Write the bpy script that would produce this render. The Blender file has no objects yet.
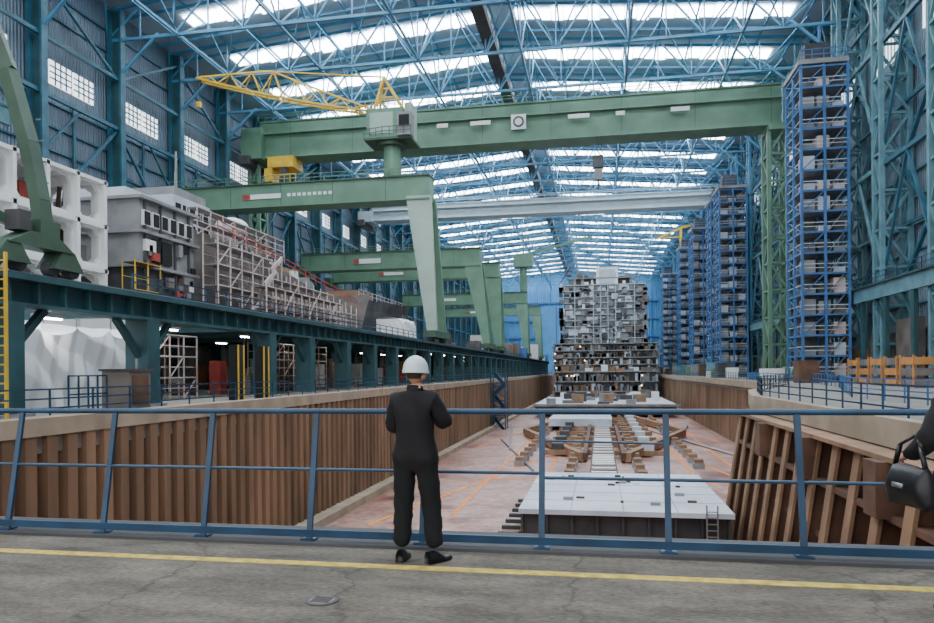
import bpy, math, random
from mathutils import Vector, Matrix
random.seed(7)
R=random.random
def lin(c):
    c=c/255.0
    return c/12.92 if c<=0.04045 else ((c+0.055)/1.055)**2.4
MATS={}
def M(name,rgb,rough=.6,metal=0.0,var=.18,scale=.6,emit=0.0,stretch=(1,1,1)):
    m=bpy.data.materials.new(name); m.use_nodes=True
    nt=m.node_tree; n=nt.nodes; l=nt.links
    p=n['Principled BSDF']
    c=[lin(x) for x in rgb]
    tc=n.new('ShaderNodeTexCoord'); mp=n.new('ShaderNodeMapping'); nz=n.new('ShaderNodeTexNoise')
    mp.inputs['Scale'].default_value=stretch
    nz.inputs['Scale'].default_value=scale; nz.inputs['Detail'].default_value=5
    l.new(tc.outputs['Object'],mp.inputs[0]); l.new(mp.outputs[0],nz.inputs['Vector'])
    cr=n.new('ShaderNodeValToRGB')
    cr.color_ramp.elements[0].position=.35; cr.color_ramp.elements[1].position=.65
    cr.color_ramp.elements[0].color=[max(0,x*(1-var)) for x in c]+[1]
    cr.color_ramp.elements[1].color=[min(1,x*(1+var)) for x in c]+[1]
    l.new(nz.outputs['Fac'],cr.inputs[0]); l.new(cr.outputs[0],p.inputs['Base Color'])
    p.inputs['Roughness'].default_value=rough; p.inputs['Metallic'].default_value=metal
    if emit>0:
        p.inputs['Emission Color'].default_value=c+[1]; p.inputs['Emission Strength'].default_value=emit
    MATS[name]=m
    return m
class B:
    def __init__(s): s.v=[];s.f=[];s.mi=[];s.mats=[]
    def m(s,name):
        if name not in s.mats: s.mats.append(name)
        return s.mats.index(name)
    def add(s,vs,fs,mat):
        o=len(s.v); k=s.m(mat)
        s.v+= [tuple(x) for x in vs]
        for f in fs: s.f.append([o+i for i in f]); s.mi.append(k)
    def box(s,x0,x1,y0,y1,z0,z1,mat):
        s.add([(x0,y0,z0),(x1,y0,z0),(x1,y1,z0),(x0,y1,z0),(x0,y0,z1),(x1,y0,z1),(x1,y1,z1),(x0,y1,z1)],
          [(0,3,2,1),(4,5,6,7),(0,1,5,4),(1,2,6,5),(2,3,7,6),(3,0,4,7)],mat)
    def beam(s,a,b,w,h,mat,w2=None,h2=None):
        a=Vector(a);b=Vector(b);d=(b-a)
        if d.length<1e-6:return
        d.normalize()
        up=Vector((0,0,1)) if abs(d.z)<.95 else Vector((0,1,0))
        r=d.cross(up).normalized(); u=r.cross(d).normalized()
        w2=w if w2 is None else w2; h2=h if h2 is None else h2
        vs=[]
        for p,ww,hh in((a,w,h),(b,w2,h2)):
            for sx,sz in((-1,-1),(1,-1),(1,1),(-1,1)): vs.append(p+r*sx*ww/2+u*sz*hh/2)
        s.add(vs,[(0,3,2,1),(4,5,6,7),(0,1,5,4),(1,2,6,5),(2,3,7,6),(3,0,4,7)],mat)
    def cyl(s,a,b,r,mat,n=10,r2=None):
        a=Vector(a);b=Vector(b);d=(b-a).normalized()
        up=Vector((0,0,1)) if abs(d.z)<.95 else Vector((0,1,0))
        x=d.cross(up).normalized(); y=x.cross(d).normalized(); r2=r if r2 is None else r2
        vs=[]
        for p,q in((a,r),(b,r2)):
            for i in range(n):
                t=2*math.pi*i/n; vs.append(p+x*q*math.cos(t)+y*q*math.sin(t))
        fs=[(i,(i+1)%n,n+(i+1)%n,n+i) for i in range(n)]+[tuple(range(n-1,-1,-1)),tuple(range(n,2*n))]
        s.add(vs,fs,mat)
    def prism(s,pts,z0,z1,mat):
        n=len(pts)
        s.add([(x,y,z0) for x,y in pts]+[(x,y,z1) for x,y in pts],
          [tuple(range(n-1,-1,-1)),tuple(range(n,2*n))]+[(i,(i+1)%n,n+(i+1)%n,n+i) for i in range(n)],mat)
    def rail(s,pts,h,sp,w,mat,mids=1):
        for a,b in zip(pts[:-1],pts[1:]):
            a=Vector(a);b=Vector(b);L=(b-a).length;k=max(1,int(L/sp))
            for i in range(k+1):
                p=a.lerp(b,i/k); s.beam(p,p+Vector((0,0,h)),w,w,mat)
            for j in range(mids+1):
                o=Vector((0,0,h*(j+1)/(mids+1))); s.beam(a+o,b+o,w,w,mat)
    def obj(s,name,parent=None,smooth=False):
        me=bpy.data.meshes.new(name); me.from_pydata(s.v,[],s.f)
        for k in s.mats: me.materials.append(MATS[k])
        me.polygons.foreach_set('material_index',s.mi)
        if smooth: me.polygons.foreach_set('use_smooth',[True]*len(s.f))
        me.update()
        o=bpy.data.objects.new(name,me); bpy.context.scene.collection.objects.link(o)
        if parent: o.parent=parent
        return o
# ---------------- materials
M('roof',(160,178,192),.7,var=.1,scale=.15)
M('truss_blue',(80,138,170),.5,var=.15)
M('truss_teal',(48,94,112),.5,var=.2)
M('teal_dark',(40,78,84),.55,var=.25)
M('teal_light',(94,136,146),.55,var=.2)
M('crane_green',(100,136,112),.5,var=.14,scale=.3)
M('crane_pale',(152,172,158),.5,var=.1,scale=.3)
M('crane_green_dark',(64,90,72),.55,var=.2)
M('yellow',(220,180,56),.5)
M('orange',(196,134,74),.55)
M('rail_blue',(26,62,90),.4,var=.25,scale=3)
M('tower_blue',(62,108,160),.5)
M('far_blue',(80,148,200),.6,var=.1,scale=.1)  # far-end blue, lightened to stand in for hall air haze
M('grey',(136,137,138),.6)
M('grey_dark',(70,70,72),.7,var=.3)
M('dark',(22,22,24),.8)
M('brown_grey',(116,108,102),.7,var=.25)
M('white',(232,232,230),.5,var=.05)
M('white_blue',(192,200,208),.45,var=.14,scale=.35)
M('girder_white',(184,198,204),.5,var=.06)
M('pile',(132,104,80),.65,.15,var=.38,scale=.4,stretch=(1,1,.2))
M('pile_top',(160,144,124),.8,var=.18)
M('rust',(98,70,54),.75,var=.3,scale=.8)
M('rust_light',(140,110,84),.75,var=.25,scale=.8)
M('pink',(204,186,180),.6)
M('red',(172,72,62),.5)
M('concrete',(128,124,116),.85,var=.15,scale=.4)
M('deck',(112,104,98),.85,var=.2,scale=.4)
M('skylight',(242,248,255),.5,var=0,emit=17.0)
M('window_glow',(235,240,245),.5,var=0,emit=2.2)
M('lamp',(255,220,160),.5,var=0,emit=9.0)
M('fill_glow',(250,246,235),.5,var=0,emit=34.0)  # glow of the added fill lights under the left deck
M('tarp',(240,241,243),.45,var=.05,scale=.5)
M('black_cloth',(16,16,18),.9,var=.3,scale=8)
M('jacket',(20,18,20),.85,var=.3,scale=8)
M('strap',(60,58,58),.7,var=.2,scale=8)
M('skin',(190,140,115),.55,var=.06,scale=10)
M('hair',(52,38,28),.8,var=.3,scale=40)
M('hat',(210,222,226),.35,var=.03,scale=3)
M('leather',(20,20,22),.4,var=.2,scale=8)
M('steel',(150,152,156),.35,.6,var=.1)
M('yellow_line',(196,170,76),.8,var=.3,scale=9)
M('orange_line',(226,132,40),.7,var=.2,scale=1)
M('eye',(240,240,240),.3,var=0)
def wallmat(name,rgb,sc,axis):
    m=M(name,rgb,.65,var=.2,scale=.12,stretch=(1,1,.4)); nt=m.node_tree;n=nt.nodes;l=nt.links;p=n['Principled BSDF']
    tc=n.new('ShaderNodeTexCoord'); w=n.new('ShaderNodeTexWave'); w.bands_direction=axis; w.inputs['Scale'].default_value=sc
    bp=n.new('ShaderNodeBump'); bp.inputs['Strength'].default_value=.6; bp.inputs['Distance'].default_value=.3
    l.new(tc.outputs['Object'],w.inputs['Vector']); l.new(w.outputs['Fac'],bp.inputs['Height']); l.new(bp.outputs[0],p.inputs['Normal'])
wallmat('wall_l',(106,122,136),.6,'Y'); wallmat('wall_r',(118,136,150),.6,'Y'); wallmat('wall_f',(78,144,196),.25,'X')  # wall_f blue has the distance haze mixed into its colour
def floormat(name,cols,sc,bump=.3,rough=.8,fine=14,dist=.02,stretch=(1,1,1),fac=.75,crack=None):
    m=bpy.data.materials.new(name); m.use_nodes=True; nt=m.node_tree;n=nt.nodes;l=nt.links;p=n['Principled BSDF']
    tc=n.new('ShaderNodeTexCoord'); mp=n.new('ShaderNodeMapping'); mp.inputs['Scale'].default_value=stretch
    l.new(tc.outputs['Object'],mp.inputs[0])
    a=n.new('ShaderNodeTexNoise'); a.inputs['Scale'].default_value=sc; a.inputs['Detail'].default_value=8; a.inputs['Roughness'].default_value=.7
    cr=n.new('ShaderNodeValToRGB'); el=cr.color_ramp.elements
    while len(el)<len(cols): el.new(.5)
    for i,(pos,c) in enumerate(cols):
        el[i].position=pos; el[i].color=[lin(x) for x in c]+[1]
    b=n.new('ShaderNodeTexNoise'); b.inputs['Scale'].default_value=sc*fine; b.inputs['Detail'].default_value=6; b.inputs['Roughness'].default_value=.75
    cb=n.new('ShaderNodeValToRGB'); cb.color_ramp.elements[0].position=.34; cb.color_ramp.elements[1].position=.66
    cb.color_ramp.elements[0].color=(.2,.2,.2,1); cb.color_ramp.elements[1].color=(.8,.8,.8,1)
    mx=n.new('ShaderNodeMix'); mx.data_type='RGBA'; mx.blend_type='OVERLAY'; mx.inputs['Factor'].default_value=fac
    l.new(mp.outputs[0],a.inputs['Vector']); l.new(mp.outputs[0],b.inputs['Vector'])
    l.new(a.outputs['Fac'],cr.inputs[0]); l.new(b.outputs['Fac'],cb.inputs[0]); l.new(cr.outputs[0],mx.inputs['A']); l.new(cb.outputs[0],mx.inputs['B'])
    out=mx.outputs['Result']
    if crack:
        v=n.new('ShaderNodeTexVoronoi'); v.feature='DISTANCE_TO_EDGE'; v.inputs['Scale'].default_value=crack
        wn=n.new('ShaderNodeTexNoise'); wn.inputs['Scale'].default_value=4; wn.inputs['Detail'].default_value=6
        mv=n.new('ShaderNodeMix'); mv.data_type='RGBA'; mv.inputs['Factor'].default_value=.25
        l.new(tc.outputs['Object'],wn.inputs['Vector']); l.new(tc.outputs['Object'],mv.inputs['A']); l.new(wn.outputs['Color'],mv.inputs['B']); l.new(mv.outputs['Result'],v.inputs['Vector'])
        c2=n.new('ShaderNodeValToRGB'); c2.color_ramp.elements[0].position=0; c2.color_ramp.elements[1].position=.012
        c2.color_ramp.elements[0].color=(.55,.55,.55,1); c2.color_ramp.elements[1].color=(1,1,1,1)
        l.new(v.outputs['Distance'],c2.inputs[0])
        m3=n.new('ShaderNodeMix'); m3.data_type='RGBA'; m3.blend_type='MULTIPLY'; m3.inputs['Factor'].default_value=1
        l.new(out,m3.inputs['A']); l.new(c2.outputs[0],m3.inputs['B']); out=m3.outputs['Result']
    l.new(out,p.inputs['Base Color']); p.inputs['Roughness'].default_value=rough
    bp=n.new('ShaderNodeBump'); bp.inputs['Strength'].default_value=bump; bp.inputs['Distance'].default_value=dist
    l.new(b.outputs['Fac'],bp.inputs['Height']); l.new(bp.outputs[0],p.inputs['Normal'])
    MATS[name]=m
floormat('platform',[(.32,(70,64,55)),(.5,(98,91,80)),(.68,(124,116,102))],1.6,.6,.85,18,.01,(.6,1.5,1),.85,.55)
floormat('dockfloor',[(.32,(96,56,46)),(.43,(146,102,90)),(.56,(180,146,134)),(.66,(136,84,72)),(.76,(170,132,122))],.13,.1,.36,10)

# ---------------- hall dims
XL,XR,YF=-68.0,35.5,412.0
EZ,RZ,RX=52.7,57.0,-16.0
YB=-25.0
PITCH=14.57
COLS=[76.2+PITCH*k for k in range(-3,23)]
def roofz(x): return EZ+(RZ-EZ)*(1-abs(x-RX)/(51.8))
b=B()
b.add([(XL,YB,EZ+1),(RX,YB,RZ+1),(XR,YB,EZ+1),(XL,YF,EZ+1),(RX,YF,RZ+1),(XR,YF,EZ+1)],[(0,1,4,3),(1,2,5,4)],'roof')
b.obj('ceiling')
b=B()
y=76.2+PITCH*.5-PITCH*5
while y<YF-4:
    if y>YB+4:
        for (xa,xb) in((-60,-18.5),(-12.5,28)):
            x=xa
            while x<xb:
                w=1.7
                y0=y-1.5-R()*.7; y1=y+1.2+R()*.9
                z0=roofz(x)+.75; z1=roofz(x+w)+.75
                b.add([(x,y0,z0),(x+w,y0,z1),(x+w,y1,z1),(x,y1,z0)],[(0,3,2,1)],'skylight')
                x+=w+.16
    y+=PITCH
b.obj('skylight_glazing')
b=B()
NP=20; dx=(XR-XL)/NP
for cy in COLS:
    T='truss_blue'
    zb=48.6
    for i in range(NP):
        x0=XL+i*dx;x1=x0+dx
        b.beam((x0,cy,roofz(x0)+.3),(x1,cy,roofz(x1)+.3),.4,.4,T)
        b.beam((x0,cy,zb),(x1,cy,zb),.4,.4,T)
        b.beam((x0,cy,zb),(x0,cy,roofz(x0)),.18,.18,T)
        if i%2==0: b.beam((x0,cy,zb),(x1,cy,roofz(x1)),.24,.24,T)
        else: b.beam((x0,cy,roofz(x0)),(x1,cy,zb),.24,.24,T)
    if cy>60:
        for i in range(0,NP,2):
            x0=XL+i*dx
            b.beam((x0,cy,zb),(x0+dx,cy-PITCH/2,roofz(x0+dx)),.16,.16,T)
            b.beam((x0+2*dx,cy,zb),(x0+dx,cy-PITCH/2,roofz(x0+dx)),.16,.16,T)
for i in range(1,NP):
    x=XL+i*dx
    b.beam((x,COLS[0],roofz(x)+.5),(x,YF,roofz(x)+.5),.25,.3,'truss_blue')
for x in(-57,-42.1,-26.5,-11,4.5,20):
    b.beam((x,COLS[0],48.6),(x,YF,48.6),.3,.3,'truss_blue')
    for cy in COLS[:-1]:
        b.beam((x,cy,48.6),(x,cy+PITCH/2,roofz(x)),.2,.2,'truss_blue')
        b.beam((x,cy+PITCH/2,roofz(x)),(x,cy+PITCH,48.6),.2,.2,'truss_blue')
for cy in COLS[:-1]:
    for f in(.2,.8): b.beam((XL,cy+PITCH*f,roofz(XL)+.4),(RX,cy+PITCH*f,RZ+.4),.2,.4,'truss_blue'); b.beam((RX,cy+PITCH*f,RZ+.4),(XR,cy+PITCH*f,roofz(XR)+.4),.2,.4,'truss_blue')
b.obj('roof_truss')
b=B()
b.box(-16.9,-15.1,COLS[0],YF-1,50.8,51.9,'grey_dark')
b.rail([(-17.2,COLS[0],51.9),(-17.2,YF-1,51.9)],1.4,4,.12,'truss_teal')
y=COLS[0]
while y<YF-4: b.box(-16.8,-15.2,y,y+2.2,51.9,53.2,'grey' if int(y)%2 else 'teal_dark'); y+=4.3
b.obj('ridge_catwalk')
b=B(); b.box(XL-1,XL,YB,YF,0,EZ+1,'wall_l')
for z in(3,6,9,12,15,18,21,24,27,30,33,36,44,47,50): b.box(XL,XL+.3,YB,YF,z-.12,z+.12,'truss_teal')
for k in range(60):
    y=60+R()*300; z=R()*34; b.box(XL,XL+.15,y,y+2+R()*5,z,z+1.5+R()*3,random.choice(['wall_r','grey','truss_teal','teal_light']))
b.obj('wall_left')
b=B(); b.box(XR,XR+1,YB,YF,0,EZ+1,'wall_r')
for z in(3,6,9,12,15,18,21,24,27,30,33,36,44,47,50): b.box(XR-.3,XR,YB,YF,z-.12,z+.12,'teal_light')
b.obj('wall_right')
b=B(); b.box(XL-1,XR+1,YF,YF+1,-10,RZ+1.5,'wall_f')
for x in range(-60,34,8): b.box(x-.4,x+.4,YF-.8,YF,0,52,'far_blue')
for z in(10,20,30,40): b.box(XL,XR,YF-1,YF-.2,z-.4,z+.4,'tower_blue')
b.box(-35,20,YF-1.5,YF-1,0,38,'far_blue')
for x in range(-35,21,11): b.box(x-.3,x+.3,YF-2,YF-1.5,0,38,'tower_blue')
b.obj('wall_far')
b=B()
for cy in COLS[:-1]:
    for k in range(2):
        y0=cy+3.4+k*4.2
        b.box(XL+.02,XL+.2,y0,y0+3.8,38.4,41.4,'window_glow')
        for zz in(39.15,39.9,40.65): b.box(XL+.2,XL+.3,y0,y0+3.8,zz-.08,zz+.08,'truss_teal')
        for yy in(y0+.95,y0+1.9,y0+2.85): b.box(XL+.2,XL+.3,yy-.08,yy+.08,38.4,41.4,'truss_teal')
b.obj('window_1')
b=B()
for cy in COLS[:-1]:
    y0=cy+3; b.box(XR-.2,XR-.02,y0,y0+8,39,42,'window_glow')
    for k in range(1,8): b.box(XR-.3,XR-.2,y0+k-.06,y0+k+.06,39,42,'teal_light')
b.obj('window_2')
def lattice(b,cx,cy,z0,z1,wx,wy,m,t=.35,seg=None,dg=None):
    seg=seg or max(wx,wy)*1.3; dg=dg or t*.6
    cs=[(cx-wx/2,cy-wy/2),(cx+wx/2,cy-wy/2),(cx+wx/2,cy+wy/2),(cx-wx/2,cy+wy/2)]
    for x,y in cs: b.beam((x,y,z0),(x,y,z1),t,t,m)
    n=max(1,int((z1-z0)/seg)); h=(z1-z0)/n
    for i in range(n):
        za=z0+i*h; zb=za+h
        for k in range(4):
            p=cs[k];q=cs[(k+1)%4]
            if i%2: p,q=q,p
            b.beam((p[0],p[1],za),(q[0],q[1],zb),dg,dg,m)
            b.beam((p[0],p[1],zb),(q[0],q[1],zb),dg,dg,m)
b=B()
for i,cy in enumerate(COLS):
    if cy<20: continue
    b.box(XL+.35,XL+.9,cy-.6,cy+.6,0,EZ,'truss_teal')
    b.box(XL+.9,XL+2.2,cy-.1,cy+.1,0,EZ,'teal_dark')
    b.box(XL+2.2,XL+2.5,cy-.5,cy+.5,0,EZ,'truss_teal')
    if i+1<len(COLS):
        c2=cy+PITCH
        for j,(za,zb) in enumerate(((6,21),(21,36),(43,51))):
            if (i+j)%2==0: b.beam((XL+1.6,cy,za),(XL+1.6,c2,zb),.35,.35,'truss_teal')
            else: b.beam((XL+1.6,cy,zb),(XL+1.6,c2,za),.35,.35,'truss_teal')
            if j<2: b.beam((XL+1.6,cy+PITCH/2,zb),(XL+1.6,c2 if (i+j)%2 else cy,(za+zb)/2),.25,.25,'truss_teal')
        for z in(21,36,43): b.beam((XL+1.8,cy,z),(XL+1.8,c2,z),.4,.5,'truss_teal')
        b.box(XL+.35,XL+.6,cy+PITCH/2-.2,cy+PITCH/2+.2,0,37,'truss_teal')
        b.beam((XL+2.4,cy,44),(XL+8,cy,49),.35,.35,'truss_blue')
b.obj('wall_column_left')
b=B()
for i,cy in enumerate(COLS):
    if cy<20: continue
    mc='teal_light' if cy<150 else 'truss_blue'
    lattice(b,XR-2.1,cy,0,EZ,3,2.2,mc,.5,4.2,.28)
    if i+1<len(COLS):
        c2=cy+PITCH; mm='truss_teal' if i%2 else 'teal_light'
        for za,zb in((11,25),(25,39),(39,52)):
            b.beam((XR-1,cy,za),(XR-1,c2,zb),.4,.4,mm); b.beam((XR-1,cy,zb),(XR-1,c2,za),.4,.4,mm)
            b.beam((XR-3.3,cy,zb),(XR-3.3,c2,zb),.4,.5,mm)
            b.beam((XR-3.3,cy,za),(XR-3.3,cy+PITCH/2,zb),.28,.28,mm); b.beam((XR-3.3,cy+PITCH/2,zb),(XR-3.3,c2,za),.28,.28,mm)
        for z in(18,32,46): b.beam((XR-1,cy,z),(XR-1,c2,z),.3,.4,mm)
    b.beam((XR-3.4,cy,44),(XR-10,cy,50),.35,.35,'truss_blue')
b.obj('wall_column_right')
b=B()
b.box(31.2,31.7,20,400,9.6,11.2,'teal_light'); b.box(30.9,31.75,20,400,11.2,11.4,'teal_dark')
b.rail([(31,20,11.4),(31,400,11.4)],1.1,3,.08,'rail_blue')
y=22
while y<400:
    b.box(31.3,31.7,y-.35,y+.35,0,9.6,'teal_dark'); b.beam((31.5,y,6.5),(31.5,y+3,9.6),.3,.3,'teal_dark'); y+=PITCH/2
b.obj('crane_runway_right')
# ---------------- floors
b=B()
b.box(-20,9,YB,7.15,-1,0,'platform'); b.box(XL,-20,YB,7.15,-1,0,'platform'); b.box(9,XR,YB,7.15,-1,0,'platform')
b.box(-20,9,6.95,7.15,-9,-1,'grey_dark')
b.obj('floor')
b=B(); b.box(-20,12,5.84,5.96,0,.005,'yellow_line'); b.obj('yellow_floor_line')
b=B(); b.box(-20,12,6.5,7.2,.0,.03,'grey_dark')
b.obj('trim_1')
b=B(); b.cyl((-2.0,4.95,0),(-2.0,4.95,.008),.12,'grey_dark',28); b.cyl((-2.0,4.95,.008),(-2.0,4.95,.011),.095,'brown_grey',28)
for k in range(-3,4): b.box(-2.07,-1.93,4.946+k*.02,4.952+k*.02,.011,.013,'dark')
b.obj('drain_cover')
b=B(); b.box(-19.7,20,7.15,YF,-9.6,-9,'dockfloor')
for x in(-11,-5.5,9,14): b.box(x,x+.3,52,160,-9,-8.99,'orange_line')
for y in(70,104,140): b.box(-11,14,y,y+.4,-9,-8.988,'orange_line')
for (p,q) in (((-16,48),(-6,92)),((16,60),(7,104)),((-17,100),(-9,150)),((17,110),(10,156))):
    b.beam((p[0],p[1],-8.99),(q[0],q[1],-8.99),.35,.02,'orange_line')
b.obj('dock_floor')
b=B(); b.box(XL,-20.0,7.15,YF,-1.2,0,'concrete')
b.box(-20.7,-19.75,7.15,400,-.55,.1,'pile_top')
prof=[];y=7.3
while y<400:
    prof+=[(-20.4,y),(-20.4,y+.3),(-19.8,y+.4),(-19.8,y+.92)]; y+=1.02
n=len(prof)
b.add([(x,yy,-9) for x,yy in prof]+[(x,yy,-.5) for x,yy in prof],[(i,i+1,n+i+1,n+i) for i in range(n-1)],'pile')
b.box(-20,-18.8,7.3,400,-9,-8.4,'pile_top')
b.obj('quay_left')
edge=[(9,7.15),(9,45),(11,56),(15,68),(19,80),(19,YF)]
b=B()
b.prism([(XR,7.15)]+[(XR,YF)]+edge[::-1],-1.2,0,'concrete')
for (x0,y0),(x1,y1) in zip(edge[:-1],edge[1:]):
    b.beam((x0,y0,-.35),(x1,y1,-.35),.5,.9,'pile_top')
prof=[]
for (x0,y0),(x1,y1) in zip(edge[:-1],edge[1:]):
    L=math.hypot(x1-x0,y1-y0); k=int(L/1.02); nx,ny=-(y1-y0)/L,(x1-x0)/L
    for i in range(k):
        for t,o in((0,0),(.4,0),(.5,.45),(.9,.45)):
            q=(i+t)/k; prof.append((x0+(x1-x0)*q+nx*o+.5,y0+(y1-y0)*q+ny*o))
n=len(prof)
b.add([(x,yy,-9) for x,yy in prof]+[(x,yy,-.7) for x,yy in prof],[(i,i+1,n+i+1,n+i) for i in range(n-1)],'pile')
b.obj('quay_right')
b=B()
y=12.0
while y<62:
    ex=9 if y<=45 else 9+(y-45)*.28
    s=.18
    b.add([(ex+.3,y-s/2,-.9),(ex-.7,y-s/2,-.9),(ex-1.9,y-s/2,-9),(ex+.3,y-s/2,-9),
           (ex+.3,y+s/2,-.9),(ex-.7,y+s/2,-.9),(ex-1.9,y+s/2,-9),(ex+.3,y+s/2,-9)],
          [(0,1,2,3),(7,6,5,4),(0,4,5,1),(1,5,6,2),(2,6,7,3),(3,7,4,0)],'rust')
    b.beam((ex-.75,y,-.9),(ex-1.95,y,-9),.12,.6,'rust_light')
    y+=2.2
for z in(-2.6,-4.6,-6.8): b.box(8.0,9.1,8,46,z-.1,z+.1,'rust')
b.box(7.9,9.2,8,46,-1.0,-.85,'rust_light')
for y in(14,22.5,30,37.5): b.box(7.6,8.4,y-.5,y+.5,-2.6,-1.0,'rust')
b.obj('dock_wall_rib')
b=B(); b.rail([(-20.9,7.6,0),(-20.9,380,0)],1.1,2.4,.06,'rail_blue',2); b.obj('quay_railing')
b=B(); b.rail([(9.4,8,0),(9.4,45,0),(11.4,56,0),(15.4,68,0),(19.4,80,0),(19.4,380,0)],1.1,2.0,.06,'rail_blue',2)
b.rail([(14,20,0),(14,44,0),(20,66,0),(24,90,0)],1.1,2.4,.06,'tower_blue',1); b.obj('quay_railing')
b=B()
yb,yt,H=6.62,6.84,1.27
def ry(z): return yb+(yt-yb)*z/H
for i in range(-12,12):
    x=-.54+1.13*i
    b.beam((x,ry(0),.03),(x,ry(H),H),.055,.03,'rail_blue')
    b.box(x-.07,x+.07,ry(0)-.06,ry(0)+.06,.03,.045,'rail_blue')
b.cyl((-14,ry(H),H),(12,ry(H),H),.028,'rail_blue',12)
b.cyl((-14,ry(.7),.7),(-.54,ry(.7),.7),.016,'rail_blue',8)
b.cyl((-.54,ry(.66),.66),(12,ry(.66),.66),.016,'rail_blue',8)
b.cyl((-.54,ry(1.0),1.0),(.59,ry(.98),.98),.01,'rail_blue',8)
b.box(-14,12,ry(.1)-.03,ry(.1)+.0,.06,.13,'rail_blue')
b.obj('platform_railing')
# ---------------- left elevated deck
b=B()
b.box(-24,-22.4,14,330,5.45,5.7,'teal_dark'); b.box(-23.4,-23.0,14,330,4.5,5.45,'teal_dark'); b.box(-23.8,-22.6,14,330,4.4,4.55,'teal_dark')
y=14
while y<330: b.box(-23.0,-22.7,y-.06,y+.06,4.55,5.45,'teal_dark'); y+=1.5
b.box(-23.15,-22.95,14,330,5.7,5.85,'steel')
b.box(XL+3,-33.2,14,47,5.2,5.6,'deck'); b.box(XL+3,-24,47,330,5.2,5.6,'deck')
ys=[10,17,24.6,33.6,47.4,54.5]+[63+8*i for i in range(33)]
for y in ys:
    b.box(-23.9,-22.6,y-.5,y+.5,.12,4.4,'teal_dark'); b.box(-24.1,-22.4,y-.8,y+.8,0,.12,'grey')
    b.beam((-23.2,y-2.2,4.4),(-23.2,y-.4,2.6),.3,.3,'teal_dark'); b.beam((-23.2,y+2.2,4.4),(-23.2,y+.4,2.6),.3,.3,'teal_dark')
    for x in(-40,-45): b.box(x-.4,x+.4,y-.4,y+.4,0,5.2,'teal_dark')
    b.box(-60,-24,y-.2,y+.2,4.6,5.2,'teal_dark')
b.rail([(-24.1,34,5.7),(-24.1,330,5.7)],1.2,2.4,.07,'rail_blue',2)
b.obj('crane_runway_left')
b=B(); b.box(-46.5,-46,14,330,0,5.2,'grey')
for y in range(16,330,6): b.box(-46,-45.9,y,y+2.5,.2,2.6,'white_blue' if y%4 else 'orange')
b.obj('partition_wall')
def tarp(name,x0,y0,y1,z0,z1,dep,amp=.25):
    b=B(); n=110;mz=22
    def tri(v): v=v/math.pi; return 1-4*abs((v%2)/2-.5)
    def fold(t,s): return amp*(.35+.9*s)*tri(t*34+2*math.sin(t*6+s*1.6))+amp*.5*tri(t*61+s*7)+amp*.9*tri(s*9-t*17+math.sin(t*11))*(1-s*.6)
    sag=lambda t:.45*abs(math.sin(t*math.pi*4))**.7
    vs=[]
    for j in range(mz+1):
        s=j/mz
        for i in range(n+1):
            t=i/n; z=z1-(z1-z0)*s-sag(t)*(1-s)
            vs.append((x0+fold(t,s)+.5*s,y0+(y1-y0)*t,z))
    fs=[(j*(n+1)+i,j*(n+1)+i+1,(j+1)*(n+1)+i+1,(j+1)*(n+1)+i) for j in range(mz) for i in range(n)]
    b.add(vs,fs,'tarp')
    vs=[];
    for k in range(6):
        for i in range(n+1):
            t=i/n; vs.append((x0+fold(t,0)*(1-k/5)-dep*k/5,y0+(y1-y0)*t,z1-sag(t)*(1-k/5)+.3*math.sin(k/5*math.pi)))
    b.add(vs,[(k*(n+1)+i,k*(n+1)+i+1,(k+1)*(n+1)+i+1,(k+1)*(n+1)+i) for k in range(5) for i in range(n)],'tarp')
    vs=[]
    for j in range(mz+1):
        for k in range(25):
            q=k/24; vs.append((x0-dep*q+(fold(0,j/mz)+.5*j/mz)*(1-q),y0+amp*.9*tri(q*29+j*.1)*(j/mz),z1-(z1-z0)*j/mz))
    b.add(vs,[(j*25+k,j*25+k+1,(j+1)*25+k+1,(j+1)*25+k) for j in range(mz) for k in range(24)],'tarp')
    for k in range(5): b.cyl((x0+.05,y0+(y1-y0)*k/4,z1-.05),(x0+.05,y0+(y1-y0)*k/4,z1+.5),.03,'grey',6)
    return b.obj(name,smooth=False)
tarp('tarpaulin_cover',-26.6,27.6,38.2,.02,4.1,6,.16)
tarp('tarpaulin_cover',-29,104,111,5.62,9.6,4,.25)
b=B()
for y in range(26,46,3): b.box(-33.0,-32.8,y,y+2.8,4.3,5.9,'white')
b.box(-33,-32.8,26,46,4.2,4.3,'grey')
for y in(26,36,45.8): b.box(-33,-32.8,y,y+.2,0,4.3,'grey')
b.obj('panel_stack')
def holed(b,o,u,v,S,T,m,th):
    o=Vector(o);u=Vector(u);v=Vector(v);nrm=u.cross(v).normalized()*th
    def P(a,c,k): return o+u*((a+1)/2*S)+v*((c+1)/2*T)+nrm*k
    p,q=.78,.48
    inn=[(p,q),(q,p),(-q,p),(-p,q),(-p,-q),(-q,-p),(q,-p),(p,-q)]
    out=[(1,.5),(.5,1),(-.5,1),(-1,.5),(-1,-.5),(-.5,-1),(.5,-1),(1,-.5)]
    cor=[(1,1),(-1,1),(-1,-1),(1,-1)]
    vs=[];
    for k in(0,1): vs+=[P(a,c,k) for a,c in inn]+[P(a,c,k) for a,c in out]+[P(a,c,k) for a,c in cor]
    fs=[]
    for k in(0,20):
        for i in range(8): fs.append((k+i,k+(i+1)%8,k+8+(i+1)%8,k+8+i))
        for c,(i,j) in enumerate(((0,1),(2,3),(4,5),(6,7))): fs.append((k+8+i,k+16+c,k+8+j))
    for i in range(8): fs.append((i,(i+1)%8,20+(i+1)%8,20+i))
    b.add(vs,fs,m)
b=B()
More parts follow.
